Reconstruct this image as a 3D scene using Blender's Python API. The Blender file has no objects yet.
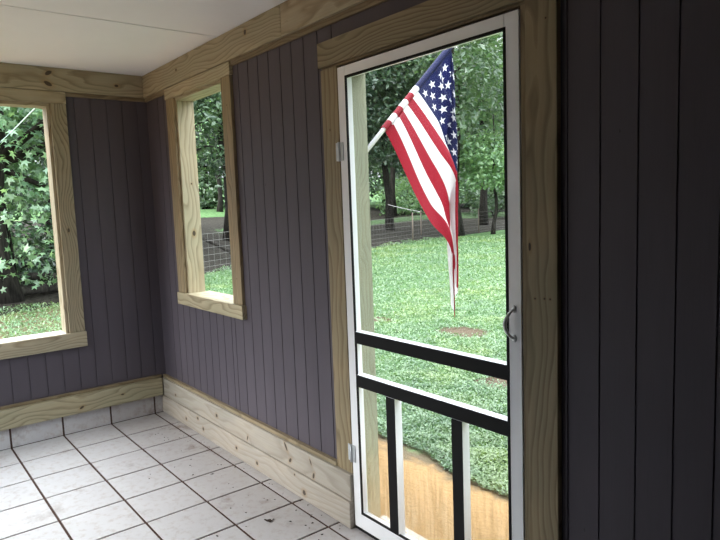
import bpy, bmesh, math, random
import numpy as np
from mathutils import Vector, Matrix

random.seed(7)
RNG = np.random.default_rng(11)
SC = bpy.context.scene
COL = SC.collection
PI = math.pi

# ------------------------------------------------------------------ node helpers
class NT:
    def __init__(s, name):
        s.m = bpy.data.materials.new(name)
        s.m.use_nodes = True
        s.t = s.m.node_tree
        s.t.nodes.clear()
        s.out = s.n('ShaderNodeOutputMaterial')
    def n(s, typ, props=None, **ins):
        nd = s.t.nodes.new(typ)
        for k, v in (props or {}).items():
            setattr(nd, k, v)
        for k, v in ins.items():
            s.set(nd, k, v)
        return nd
    def set(s, nd, k, v):
        if isinstance(k, str) and k[0] == 'i' and k[1:].isdigit():
            sock = nd.inputs[int(k[1:])]
        else:
            sock = nd.inputs[k.replace('_', ' ')]
        if isinstance(v, bpy.types.NodeSocket):
            s.t.links.new(v, sock)
        else:
            sock.default_value = v
    def math(s, op, a, b=0.0, c=0.0, clamp=False):
        nd = s.t.nodes.new('ShaderNodeMath'); nd.operation = op; nd.use_clamp = clamp
        for i, v in enumerate((a, b, c)):
            if isinstance(v, bpy.types.NodeSocket): s.t.links.new(v, nd.inputs[i])
            else: nd.inputs[i].default_value = v
        return nd.outputs[0]
    def vmath(s, op, a, b=(0, 0, 0)):
        nd = s.t.nodes.new('ShaderNodeVectorMath'); nd.operation = op
        for i, v in enumerate((a, b)):
            if isinstance(v, bpy.types.NodeSocket): s.t.links.new(v, nd.inputs[i])
            else: nd.inputs[i].default_value = v
        return nd
    def mul3(s, a, b): return s.vmath('MULTIPLY', a, b).outputs[0]
    def add3(s, a, b): return s.vmath('ADD', a, b).outputs[0]
    def noise(s, vec, scale, detail=3.0, rough=0.5, dist=0.0):
        nd = s.n('ShaderNodeTexNoise', Scale=scale, Detail=detail, Roughness=rough, Distortion=dist)
        s.t.links.new(vec, nd.inputs['Vector'])
        return nd.outputs[0]
    def ramp(s, fac, stops):
        nd = s.t.nodes.new('ShaderNodeValToRGB')
        e = nd.color_ramp.elements
        while len(e) < len(stops): e.new(0.5)
        for i, (p, c) in enumerate(stops):
            e[i].position = p
            e[i].color = (c[0], c[1], c[2], 1) if not isinstance(c, (int, float)) else (c, c, c, 1)
        s.t.links.new(fac, nd.inputs[0])
        return nd.outputs[0]
    def mix(s, fac, a, b, blend='MIX'):
        nd = s.t.nodes.new('ShaderNodeMix'); nd.data_type = 'RGBA'; nd.blend_type = blend
        for i, v in ((0, fac), (6, a), (7, b)):
            if isinstance(v, bpy.types.NodeSocket): s.t.links.new(v, nd.inputs[i])
            else: nd.inputs[i].default_value = (v[0], v[1], v[2], 1) if i else v
        return nd.outputs[2]
    def step(s, x, lo, hi):
        nd = s.n('ShaderNodeMapRange', {'interpolation_type': 'SMOOTHSTEP'})
        s.set(nd, 'i0', x)
        nd.inputs[1].default_value = lo; nd.inputs[2].default_value = hi
        nd.inputs[3].default_value = 0; nd.inputs[4].default_value = 1
        return nd.outputs[0]
    def obj(s): return s.n('ShaderNodeTexCoord').outputs['Object']
    def world(s): return s.n('ShaderNodeNewGeometry').outputs['Position']
    def bsdf(s, color, rough=0.7, metal=0.0, spec=0.4, bump=None, bstr=0.2, bdist=0.01):
        b = s.n('ShaderNodeBsdfPrincipled')
        s.set(b, 'Base Color', color if isinstance(color, bpy.types.NodeSocket) else (*color, 1))
        s.set(b, 'Roughness', rough); s.set(b, 'Metallic', metal); s.set(b, 'Specular IOR Level', spec)
        if bump is not None:
            bp = s.n('ShaderNodeBump', Height=bump, Strength=bstr, Distance=bdist)
            s.t.links.new(bp.outputs[0], b.inputs['Normal'])
        s.t.links.new(b.outputs[0], s.out.inputs[0])
        return b

def plain(name, col, rough=0.6, metal=0.0, spec=0.4, var=0.08, scale=30):
    k = NT(name)
    n = k.noise(k.obj(), scale, 4)
    c = k.mix(k.math('MULTIPLY', n, 1.0), [x * (1 - var) for x in col], [min(1, x * (1 + var)) for x in col])
    k.bsdf(c, rough, metal, spec, n, 0.05, 0.002)
    return k.m

# ------------------------------------------------------------------ materials
def wood(name, axis, knots=(), tone=(1, 1, 1), kaxes=None, con=1.0, sc=15.0):
    """Pressure treated pine, grain along one axis. knots: (a, b, size, elongation, angle) where they sit in the room."""
    k = NT(name)
    o = k.obj()
    rnd = k.n('ShaderNodeObjectInfo').outputs['Random']
    offs = k.n('ShaderNodeCombineXYZ', X=k.math('MULTIPLY', rnd, 31.0), Y=k.math('SUBTRACT', k.math('MULTIPLY', rnd, 0.10), 0.05), Z=k.math('SUBTRACT', k.math('MULTIPLY', k.math('FRACT', k.math('MULTIPLY', rnd, 7.31)), 0.10), 0.05)).outputs[0]
    sep = k.n('ShaderNodeSeparateXYZ', Vector=o)
    ws = k.n('ShaderNodeSeparateXYZ', Vector=k.world())
    L = {'X': 0, 'Y': 1, 'Z': 2}[axis]
    order = [L] + [i for i in range(3) if i != L]
    v = k.n('ShaderNodeCombineXYZ', X=sep.outputs[order[0]], Y=sep.outputs[order[1]], Z=sep.outputs[order[2]]).outputs[0]
    v = k.add3(v, offs)
    # slow wander of the grain along the board
    wob = k.noise(k.mul3(v, (1.6, 5, 5)), 1.0, 2.0)
    v2 = k.add3(k.mul3(v, (0.10, 1, 1)), k.n('ShaderNodeCombineXYZ', X=0.0, Y=k.math('MULTIPLY', wob, 0.16), Z=k.math('MULTIPLY', wob, -0.11)).outputs[0])
    w = k.n('ShaderNodeTexWave', {'wave_type': 'RINGS', 'rings_direction': 'X', 'wave_profile': 'SAW'}, Scale=sc, Distortion=1.6, Detail=2.0, Detail_Scale=3.0)
    k.t.links.new(v2, w.inputs['Vector'])
    fib = k.noise(k.mul3(v, (5, 130, 130)), 1.0, 3.0)
    blot = k.noise(k.mul3(v, (2.2, 6, 6)), 1.0, 4.0, 0.6)
    ring = k.ramp(w.outputs['Fac'], [(0.0, 0.0), (0.55, 0.25), (0.86, 0.9), (1.0, 0.25)])
    c = k.mix(k.math('MULTIPLY', ring, con), (0.405, 0.355, 0.252), (0.185, 0.145, 0.088))
    c = k.mix(k.math('MULTIPLY', k.step(fib, 0.35, 0.75), 0.30), c, (0.24, 0.195, 0.115))
    c = k.mix(k.math('MULTIPLY', k.step(blot, 0.42, 0.7), 0.35 * con), c, (0.32, 0.315, 0.205))
    c = k.mix(k.math('MULTIPLY', k.step(blot, 0.55, 0.28), 0.35), c, (0.53, 0.43, 0.27))
    for (a, b, size, el, ang) in knots:
        ax = kaxes or (order[0], 2)
        da = k.math('SUBTRACT', ws.outputs[ax[0]], a); db = k.math('SUBTRACT', ws.outputs[ax[1]], b)
        ca, sa = math.cos(ang), math.sin(ang)
        u = k.math('ADD', k.math('MULTIPLY', da, ca), k.math('MULTIPLY', db, sa))
        t = k.math('SUBTRACT', k.math('MULTIPLY', db, ca), k.math('MULTIPLY', da, sa))
        u = k.math('DIVIDE', u, el)
        d = k.math('SQRT', k.math('ADD', k.math('MULTIPLY', u, u), k.math('MULTIPLY', t, t)))
        d = k.math('ADD', d, k.math('MULTIPLY', k.math('SUBTRACT', fib, 0.5), size * 0.5))
        halo = k.step(d, size * 2.4, size * 0.9)
        core = k.step(d, size * 1.05, size * 0.75)
        c = k.mix(k.math('MULTIPLY', halo, 0.45), c, (0.30, 0.19, 0.075))
        c = k.mix(k.math('MULTIPLY', core, 0.92), c, (0.035, 0.022, 0.012))
    if tone != (1, 1, 1):
        c = k.mix(1.0, c, tone, 'MULTIPLY')
    k.bsdf(c, 0.55, 0, 0.4, k.math('ADD', k.math('MULTIPLY', ring, 0.5), fib), 0.25, 0.0015)
    return k.m

def mat_paint_wall():
    k = NT('purple_grey_siding_paint')
    o = k.obj()
    n = k.noise(k.mul3(o, (9, 9, 1.4)), 1.0, 5, 0.6)
    f = k.noise(k.mul3(o, (190, 190, 5)), 1.0, 3, 0.6)
    c = k.mix(n, (0.066, 0.057, 0.070), (0.096, 0.083, 0.100))
    c = k.mix(k.math('MULTIPLY', k.step(f, 0.5, 0.8), 0.25), c, (0.05, 0.045, 0.052))
    sp = k.noise(k.mul3(o, (60, 60, 22)), 1.0, 2)
    c = k.mix(k.math('MULTIPLY', k.step(sp, 0.76, 0.80), 0.8), c, (0.03, 0.025, 0.03))
    k.bsdf(c, 0.55, 0, 0.3, k.math('ADD', f, k.math('MULTIPLY', n, 0.4)), 0.2, 0.001)
    return k.m

def mat_ceiling():
    k = NT('white_ceiling_board')
    o = k.obj()
    n = k.noise(o, 2.3, 5, 0.6); f = k.noise(o, 140, 3)
    c = k.mix(n, (0.80, 0.81, 0.84), (0.88, 0.89, 0.92))
    k.bsdf(c, 0.8, 0, 0.2, f, 0.1, 0.002)
    return k.m

def mat_tile():
    k = NT('off_white_ceramic_tile')
    o = k.obj()
    rnd = k.n('ShaderNodeNewGeometry').outputs['Random Per Island']
    n = k.noise(o, 7, 5, 0.62); m = k.noise(o, 26, 5, 0.65)
    c = k.mix(n, (0.50, 0.49, 0.50), (0.60, 0.595, 0.605))
    c = k.mix(k.math('MULTIPLY', k.step(m, 0.48, 0.70), 0.6), c, (0.40, 0.335, 0.30))
    c = k.mix(k.math('MULTIPLY', rnd, 0.18), c, (0.35, 0.34, 0.34))
    # tracked-in dirt, thicker along the door wall; its even tint paints in fading light
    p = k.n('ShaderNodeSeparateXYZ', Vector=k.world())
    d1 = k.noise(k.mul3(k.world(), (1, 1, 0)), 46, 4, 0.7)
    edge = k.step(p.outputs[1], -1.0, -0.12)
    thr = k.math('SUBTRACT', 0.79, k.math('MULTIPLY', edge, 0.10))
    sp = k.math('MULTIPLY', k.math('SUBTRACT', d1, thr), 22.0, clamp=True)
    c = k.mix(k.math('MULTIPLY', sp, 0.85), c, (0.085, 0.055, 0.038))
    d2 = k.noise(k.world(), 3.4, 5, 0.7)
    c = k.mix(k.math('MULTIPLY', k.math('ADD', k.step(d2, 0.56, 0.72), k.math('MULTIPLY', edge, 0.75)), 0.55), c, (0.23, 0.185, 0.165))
    k.bsdf(c, 0.42, 0, 0.4, m, 0.06, 0.003)
    return k.m

def mat_ground():
    k = NT('lawn_and_soil')
    w = k.world()
    sp = k.n('ShaderNodeSeparateXYZ', Vector=w)
    big = k.noise(w, 0.45, 4, 0.6); mid = k.noise(w, 5.0, 5, 0.65); fine = k.noise(w, 34, 4, 0.7)
    g = k.mix(k.step(mid, 0.35, 0.68), (0.05, 0.11, 0.04), (0.12, 0.21, 0.085))
    g = k.mix(k.math('MULTIPLY', k.step(fine, 0.45, 0.75), 0.6), g, (0.19, 0.29, 0.14))
    g = k.mix(k.math('MULTIPLY', k.step(big, 0.5, 0.7), 0.4), g, (0.17, 0.25, 0.095))
    soil = k.mix(mid, (0.07, 0.042, 0.032), (0.12, 0.08, 0.062))
    def patch(x, y, rx, ry):
        a = k.math('DIVIDE', k.math('SUBTRACT', sp.outputs[0], x), rx); b = k.math('DIVIDE', k.math('SUBTRACT', sp.outputs[1], y), ry)
        d = k.math('SQRT', k.math('ADD', k.math('MULTIPLY', a, a), k.math('MULTIPLY', b, b)))
        d = k.math('ADD', d, k.math('MULTIPLY', k.math('SUBTRACT', mid, 0.5), 1.3))
        return k.step(d, 1.1, 0.75)
    for a in PATCHES:
        g = k.mix(k.math('MULTIPLY', patch(*a), 0.9), g, soil)
    # bare orange clay strip along the house wall
    clay = k.mix(k.noise(w, 2.2, 5, 0.6), (0.30, 0.178, 0.075), (0.39, 0.25, 0.12))
    clay = k.mix(k.math('MULTIPLY', k.step(fine, 0.6, 0.8), 0.4), clay, (0.2, 0.125, 0.08))
    yy = k.math('ADD', sp.outputs[1], k.math('MULTIPLY', k.math('SUBTRACT', mid, 0.5), 0.55))
    rim = k.step(yy, 1.24, 1.08)
    g = k.mix(k.math('MULTIPLY', rim, 0.85), g, (0.15, 0.10, 0.07))
    g = k.mix(k.math('MULTIPLY', k.step(yy, 1.06, 0.92), k.step(sp.outputs[0], -1.6, -0.9)), g, clay)
    lit = k.n('ShaderNodeAttribute', {'attribute_name': 'litter_and_shade'}).outputs['Fac']
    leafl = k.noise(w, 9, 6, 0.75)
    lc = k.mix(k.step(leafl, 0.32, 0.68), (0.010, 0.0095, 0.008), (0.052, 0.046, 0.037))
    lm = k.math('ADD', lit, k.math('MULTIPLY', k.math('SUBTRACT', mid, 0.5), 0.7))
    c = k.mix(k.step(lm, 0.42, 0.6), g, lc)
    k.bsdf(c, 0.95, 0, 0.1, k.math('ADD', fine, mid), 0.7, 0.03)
    return k.m

def mat_leaf(name, c1, c2, trans=0.35, sheen=0.36, patchy=False):
    k = NT(name)
    rnd = k.n('ShaderNodeNewGeometry').outputs['Random Per Island']
    c = k.mix(rnd, c1, c2)
    if patchy:      # yellower and darker growth in drifts across the lawn
        w = k.world()
        c = k.mix(k.math('MULTIPLY', k.step(k.noise(w, 0.55, 4, 0.6), 0.45, 0.65), 0.55), c, (0.22, 0.29, 0.09))
        c = k.mix(k.math('MULTIPLY', k.step(k.noise(w, 2.6, 4, 0.65), 0.47, 0.66), 0.6), c, (0.045, 0.115, 0.05))
    b = k.n('ShaderNodeBsdfPrincipled')
    k.set(b, 'Base Color', c); k.set(b, 'Roughness', sheen); k.set(b, 'Specular IOR Level', 0.9)
    t = k.n('ShaderNodeBsdfTranslucent')
    k.set(t, 'Color', k.mix(1.0, c, (1.5, 1.5, 0.8), 'MULTIPLY'))
    ms = k.n('ShaderNodeMixShader')
    ms.inputs[0].default_value = trans
    k.t.links.new(b.outputs[0], ms.inputs[1]); k.t.links.new(t.outputs[0], ms.inputs[2])
    k.t.links.new(ms.outputs[0], k.out.inputs[0])
    return k.m

def mat_bark(name, c1, c2):
    k = NT(name)
    n = k.noise(k.mul3(k.obj(), (14, 14, 2.5)), 1.0, 5, 0.65)
    k.bsdf(k.mix(k.step(n, 0.3, 0.7), c1, c2), 0.95, 0, 0.1, n, 0.8, 0.03)
    return k.m

def mat_screen():
    """Fine dark insect mesh with clay splashed on its lower part."""
    k = NT('insect_screen_mesh')
    p = k.n('ShaderNodeSeparateXYZ', Vector=k.world())
    o = k.world()
    dark = k.n('ShaderNodeBsdfDiffuse', Color=(0.10, 0.105, 0.11, 1))
    tr = k.n('ShaderNodeBsdfTransparent')
    m1 = k.n('ShaderNodeMixShader'); m1.inputs[0].default_value = 0.10
    k.t.links.new(tr.outputs[0], m1.inputs[1]); k.t.links.new(dark.outputs[0], m1.inputs[2])
    streak = k.noise(k.mul3(o, (75, 75, 5)), 1.0, 4, 0.6)
    blot = k.noise(k.mul3(o, (7, 7, 5)), 1.0, 4, 0.6)
    h = k.math('ADD', p.outputs[2], k.math('ADD', k.math('MULTIPLY', k.math('SUBTRACT', blot, 0.5), 0.30), k.math('MULTIPLY', k.math('SUBTRACT', streak, 0.5), 0.22)))
    amt = k.math('MULTIPLY', k.step(h, 0.50, 0.10), 0.42)
    col = k.mix(k.step(streak, 0.40, 0.68), (0.38, 0.24, 0.105), (0.56, 0.44, 0.29))
    dd = k.n('ShaderNodeBsdfDiffuse', Color=col)
    dt = k.n('ShaderNodeBsdfTranslucent', Color=col)
    md = k.n('ShaderNodeMixShader'); md.inputs[0].default_value = 0.5
    k.t.links.new(dd.outputs[0], md.inputs[1]); k.t.links.new(dt.outputs[0], md.inputs[2])
    m2 = k.n('ShaderNodeMixShader'); k.set(m2, 'i0', amt)
    k.t.links.new(m1.outputs[0], m2.inputs[1]); k.t.links.new(md.outputs[0], m2.inputs[2])
    k.t.links.new(m2.outputs[0], k.out.inputs[0])
    return k.m

def mat_flag(fly, hoist):
    CF = 0.50
    """Stripes and stars from the cloth's UV: u along the fly 0..1, v up the hoist 0..1."""
    k = NT('flag_fabric')
    uv = k.n('ShaderNodeUVMap', {'uv_map': 'UVMap'}).outputs[0]
    s = k.n('ShaderNodeSeparateXYZ', Vector=uv)
    u, v = s.outputs[0], s.outputs[1]
    idx = k.math('FLOOR', k.math('MULTIPLY', v, 12.9999))
    red = k.math('LESS_THAN', k.math('MODULO', idx, 2.0), 0.5)
    c = k.mix(red, (0.88, 0.87, 0.88), (0.36, 0.016, 0.034))
    inc = k.math('MULTIPLY', k.math('LESS_THAN', u, CF), k.math('GREATER_THAN', v, 6 / 13))
    X = k.math('MULTIPLY', u, 12 / CF); Y = k.math('MULTIPLY', k.math('SUBTRACT', v, 6 / 13), 10 * 13 / 7)
    ax, ay = fly * CF / 12, hoist * (7 / 13) / 10
    star = None
    for off, lo, hi, ylo, yhi in ((0.0, 0.0, 12.0, 0.0, 10.0), (1.0, 1.0, 11.0, 1.0, 9.0)):
        dx = k.math('SUBTRACT', k.math('MODULO', k.math('ADD', X, off + 20), 2.0), 1.0)
        dy = k.math('SUBTRACT', k.math('MODULO', k.math('ADD', Y, off + 20), 2.0), 1.0)
        dx = k.math('MULTIPLY', dx, ax); dy = k.math('MULTIPLY', dy, ay)
        # stars stand with a point towards the top of the flag
        ang = k.math('ABSOLUTE', k.math('ARCTAN2', dx, dy))
        a = k.math('PINGPONG', ang, PI / 5)
        r = k.math('SQRT', k.math('ADD', k.math('MULTIPLY', dx, dx), k.math('MULTIPLY', dy, dy)))
        q = k.math('MULTIPLY', r, k.math('ADD', k.math('MULTIPLY', k.math('COSINE', a), 0.309), k.math('MULTIPLY', k.math('SINE', a), 0.951)))
        ins = k.math('LESS_THAN', q, 0.309 * 0.0245)
        for sock, l, h in ((X, lo, hi), (Y, ylo, yhi)):
            ins = k.math('MULTIPLY', ins, k.math('MULTIPLY', k.math('GREATER_THAN', sock, l), k.math('LESS_THAN', sock, h)))
        star = ins if star is None else k.math('MAXIMUM', star, ins)
    blue = k.mix(star, (0.014, 0.018, 0.085), (0.88, 0.88, 0.90))
    c = k.mix(inc, c, blue)
    wv = k.noise(k.mul3(uv, (900, 560, 1)), 1.0, 1)
    b = k.n('ShaderNodeBsdfPrincipled'); k.set(b, 'Base Color', c); k.set(b, 'Roughness', 0.55); k.set(b, 'Specular IOR Level', 0.3)
    bp = k.n('ShaderNodeBump', Height=wv, Strength=0.1, Distance=0.001); k.t.links.new(bp.outputs[0], b.inputs['Normal'])
    t = k.n('ShaderNodeBsdfTranslucent'); k.set(t, 'Color', c)
    ms = k.n('ShaderNodeMixShader'); ms.inputs[0].default_value = 0.45
    k.t.links.new(b.outputs[0], ms.inputs[1]); k.t.links.new(t.outputs[0], ms.inputs[2])
    k.t.links.new(ms.outputs[0], k.out.inputs[0])
    return k.m

PATCHES = [(-0.85, 4.15, 0.42, 0.30), (0.87, 2.72, 0.24, 0.2), (-2.3, 4.0, 0.28, 0.16)]

M = {}
M['wall'] = mat_paint_wall()
M['ceil'] = mat_ceiling()
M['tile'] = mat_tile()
M['grout'] = plain('brown_grout', (0.075, 0.046, 0.036), 0.95, 0, 0.1, 0.25, 25)
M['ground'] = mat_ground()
for a in 'XYZ':
    M['wood' + a] = wood('treated_pine_along_' + a.lower(), a)
M['black'] = plain('black_painted_frame', (0.005, 0.005, 0.0055), 0.55, 0, 0.2)
M['white'] = plain('white_painted_frame', (0.88, 0.89, 0.91), 0.28, 0, 0.7, 0.03)
M['concrete'] = plain('pale_concrete', (0.5, 0.48, 0.45), 0.9, 0, 0.2, 0.15, 12)
M['chrome'] = plain('dull_chrome', (0.72, 0.73, 0.74), 0.35, 0.35, 0.6)
M['steel'] = plain('zinc_hinge_steel', (0.55, 0.58, 0.60), 0.45, 0.6, 0.5)
M['pole'] = plain('white_pole_enamel', (0.82, 0.82, 0.84), 0.4, 0, 0.5, 0.03)
M['wire'] = plain('galvanised_wire', (0.20, 0.19, 0.18), 0.7, 0.2, 0.3)
M['rope'] = plain('pale_rope', (0.75, 0.72, 0.72), 0.8, 0, 0.2)
M['cord'] = plain('pale_cord', (0.55, 0.75, 0.74), 0.6, 0, 0.3)
M['post'] = plain('rusty_fence_post', (0.17, 0.135, 0.11), 0.8, 0, 0.2, 0.3)
M['bark'] = mat_bark('dark_bark', (0.012, 0.011, 0.010), (0.045, 0.040, 0.035))
M['log'] = mat_bark('rotting_log', (0.012, 0.011, 0.010), (0.06, 0.054, 0.047))
M['deadleaf'] = plain('dead_brown_leaf', (0.035, 0.025, 0.02), 0.9, 0, 0.1, 0.4, 60)
M['leaf_near'] = mat_leaf('lobed_green_leaf', (0.085, 0.18, 0.105), (0.21, 0.33, 0.19), 0.35)
M['leaf_mid'] = mat_leaf('oak_green_leaf', (0.048, 0.10, 0.056), (0.125, 0.20, 0.105), 0.35)
M['leaf_dark'] = mat_leaf('dark_green_leaf', (0.022, 0.052, 0.032), (0.072, 0.122, 0.068), 0.3)
M['leaf_pale'] = mat_leaf('light_green_leaf', (0.13, 0.25, 0.14), (0.27, 0.42, 0.22), 0.4)
M['lawn'] = mat_leaf('lawn_leaf', (0.05, 0.125, 0.045), (0.215, 0.32, 0.18), 0.3, 0.45, True)

# ------------------------------------------------------------------ mesh helpers
def bm_box(bm, x0, x1, y0, y1, z0, z1, bev=0.0, mi=0):
    r = bmesh.ops.create_cube(bm, size=1.0)
    vs = r['verts']
    for v in vs:
        v.co.x = (x0 + x1) / 2 + v.co.x * (x1 - x0); v.co.y = (y0 + y1) / 2 + v.co.y * (y1 - y0); v.co.z = (z0 + z1) / 2 + v.co.z * (z1 - z0)
    fs = {f for v in vs for f in v.link_faces}
    for f in fs: f.material_index = mi
    if bev > 0:
        es = list({e for v in vs for e in v.link_edges})
        bmesh.ops.bevel(bm, geom=es, offset=bev, segments=2, affect='EDGES', profile=0.6)

def bm_tube(bm, pts, rad, sides=10, caps=True, mi=0):
    pts = [Vector(p) for p in pts]
    n = len(pts)
    rr = rad if isinstance(rad, (list, tuple)) else [rad] * n
    rings = []
    up = None
    for i, p in enumerate(pts):
        d = (pts[min(i + 1, n - 1)] - pts[max(i - 1, 0)]).normalized()
        if up is None:
            up = Vector((0, 0, 1)) if abs(d.z) < 0.9 else Vector((1, 0, 0))
        a = (up - d * up.dot(d)).normalized(); b = d.cross(a); up = a
        rings.append([bm.verts.new(p + (a * math.cos(t) + b * math.sin(t)) * rr[i]) for t in (2 * PI * j / sides for j in range(sides))])
    for i in range(n - 1):
        for j in range(sides):
            f = bm.faces.new((rings[i][j], rings[i][(j + 1) % sides], rings[i + 1][(j + 1) % sides], rings[i + 1][j])); f.smooth = True; f.material_index = mi
    if caps:
        for q in (list(reversed(rings[0])), rings[-1]):
            f = bm.faces.new(q); f.material_index = mi

def props(o, label=None, cat=None, kind=None, group=None):
    if label: o['label'] = label
    if cat: o['category'] = cat
    if kind: o['kind'] = kind
    if group: o['group'] = group
    return o

def link(name, bm, mats, parent=None, norm=True):
    """One mesh object; vertices are given in world space and re-based on the parent's location."""
    if norm: bmesh.ops.recalc_face_normals(bm, faces=bm.faces)
    off = Vector((0, 0, 0)); p = parent
    while p is not None:
        off += p.location; p = p.parent
    if off.length: bmesh.ops.translate(bm, verts=bm.verts, vec=-off)
    me = bpy.data.meshes.new(name)
    bm.to_mesh(me); bm.free()
    for m in (mats if isinstance(mats, (list, tuple)) else [mats]): me.materials.append(m)
    o = bpy.data.objects.new(name, me); COL.objects.link(o)
    if parent: o.parent = parent
    return o

def box(name, b, mat, parent=None, bev=0.003):
    bm = bmesh.new(); bm_box(bm, *b, bev=bev)
    o = link(name, bm, mat, parent)
    c = Vector(((b[0] + b[1]) / 2, (b[2] + b[3]) / 2, (b[4] + b[5]) / 2))      # origin at the board's middle, so the grain runs through it
    p = parent
    while p is not None:
        c -= p.location; p = p.parent
    o.data.transform(Matrix.Translation(-c)); o.location = c
    return o

def tube(name, pts, rad, mat, parent=None, sides=10):
    bm = bmesh.new(); bm_tube(bm, pts, rad, sides)
    return link(name, bm, mat, parent)

def empty(name, loc, label, cat, kind=None, group=None):
    o = bpy.data.objects.new(name, None); COL.objects.link(o); o.location = loc
    o.empty_display_size = 0.1
    return props(o, label, cat, kind, group)

def pymesh(name, verts, faces, mat, parent=None, smooth=False):
    me = bpy.data.meshes.new(name)
    if parent is not None:
        verts = np.asarray(verts, dtype=float) - np.array(parent.location)
    me.from_pydata([tuple(v) for v in verts], [], faces)
    me.materials.append(mat)
    if smooth: me.polygons.foreach_set('use_smooth', [True] * len(me.polygons))
    me.update()
    o = bpy.data.objects.new(name, me); COL.objects.link(o)
    if parent: o.parent = parent
    return o

# ------------------------------------------------------------------ room dimensions
H = 2.38; ZB = 2.234
RX = 6.0; RY = -2.42
WT = 0.11
DW = (2.246, 3.166, 0.0, 2.02)            # rough door opening
W2 = (0.513, 1.181, 0.912, 2.162)         # window beside the corner
W1 = (-1.78, -0.627, 0.674, 2.158)        # window in the end wall

# ------------------------------------------------------------------ walls with grooved siding
def siding(name, axis, face, thick, a0, a1, grooves, holes, label):
    """axis 'x': wall along x with its face at y=face; axis 'y': wall along y with its face at x=face. thick is signed (outwards)."""
    bm = bmesh.new()
    sg = 1 if thick > 0 else -1
    def put(u0, u1, d0, d1, z0, z1, bev=0):
        d0, d1 = sorted((face + sg * d0, face + sg * d1))
        if axis == 'x': bm_box(bm, u0, u1, d0, d1, z0, z1, bev)
        else: bm_box(bm, d0, d1, u0, u1, z0, z1, bev)
    def cells(u0, u1):
        z = [(0.0, H)]
        for (h0, h1, q0, q1) in holes:
            if u0 >= h0 - 1e-6 and u1 <= h1 + 1e-6:
                nz = []
                for a, b in z:
                    if a < q0: nz.append((a, min(b, q0)))
                    if b > q1: nz.append((max(a, q1), b))
                z = nz
        return z
    hb = sorted({a0, a1} | {h for t in holes for h in t[:2]})
    for i in range(len(hb) - 1):
        for z0, z1 in cells(hb[i], hb[i + 1]): put(hb[i], hb[i + 1], 0.0045, abs(thick), z0, z1)
    gs = [g for g in sorted(grooves) if a0 < g < a1]
    br = sorted(set(hb) | set(gs))
    for i in range(len(br) - 1):
        u0, u1 = br[i], br[i + 1]
        w0 = 0.0028 if u0 in gs else 0; w1 = 0.0028 if u1 in gs else 0
        for z0, z1 in cells(u0, u1): put(u0 + w0, u1 - w1, 0.0, 0.005, z0, z1)
    o = link(name, bm, M['wall'])
    return props(o, label, 'wall', 'structure')

g_right = [0.203, 0.304, 0.405, 0.507, 0.608, 0.711, 0.810, 0.907, 1.000, 1.099, 1.148, 1.247, 1.352, 1.457, 1.559, 1.663, 1.772, 1.872, 1.975, 2.084, 2.19, 3.21, 3.318, 3.421, 3.530, 3.633, 3.735] + [3.84 + 0.1035 * i for i in range(21)]
siding('wall_right', 'x', 0.0, WT, -WT, RX, g_right, [DW, W2], 'purple-grey grooved board wall holding the white screen door')
g_back = [-0.073 - 0.1015 * i for i in range(33)]
siding('wall_back', 'y', 0.0, -WT, RY, 0.0, g_back, [W1], 'dark purple-grey grooved board end wall with one open window')
WL = [(0.40, 2.20, 0.55, 1.85)]
siding('wall_left', 'x', RY, -WT, -WT, RX, [0.1 * i for i in range(60)], WL, 'grooved board wall out of view opposite the screen door')
siding('wall_front', 'y', RX, WT, RY, 0.0, [-0.1 * i for i in range(33)], [], 'grooved board wall out of view behind the camera')

# ceiling: sheet panels with a thin open seam
bm = bmesh.new()
bm_box(bm, -0.13, RX + 0.13, RY - 0.13, 0.13, H + 0.012, H + 0.14)
seams = [-0.0, 1.185, 3.63, 4.85, RX]
for i in range(len(seams) - 1):
    bm_box(bm, seams[i] + 0.002, seams[i + 1] - 0.002, RY, 0.0, H, H + 0.0125)
props(link('ceiling', bm, M['ceil']), 'white panel ceiling with a thin seam running across', 'ceiling', 'structure')
props(box('trim_1', (1.178, 1.192, RY, -0.021, H - 0.003, H), M['ceil'], None, 0.001), 'narrow white strip over the ceiling seam', 'trim', 'structure')

# tiled floor: individual tiles bedded in brown grout, one mesh
T = 0.307; TX0 = 0.0063; TY0 = -0.1028
bm = bmesh.new()
bm_box(bm, -WT, RX + WT, RY - WT, WT, -0.19, -0.004, mi=1)
gw = 0.0062
for i in range(0, 20):
    for j in range(-1, 8):
        x0, x1 = TX0 + i * T, TX0 + (i + 1) * T
        y1, y0 = TY0 - j * T, TY0 - (j + 1) * T
        x1 = min(x1, RX); y1 = min(y1, 0.0); y0 = max(y0, RY)
        if x1 - x0 < 0.02 or y1 - y0 < 0.02: continue
        bm_box(bm, x0 + gw, x1 - gw, y0 + gw, y1 - gw, -0.006, 0.0 + random.uniform(-0.0005, 0.0005), 0.0012)
props(link('floor', bm, [M['tile'], M['grout']]), 'off-white square ceramic tile floor with brown grout', 'floor', 'structure')

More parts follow.
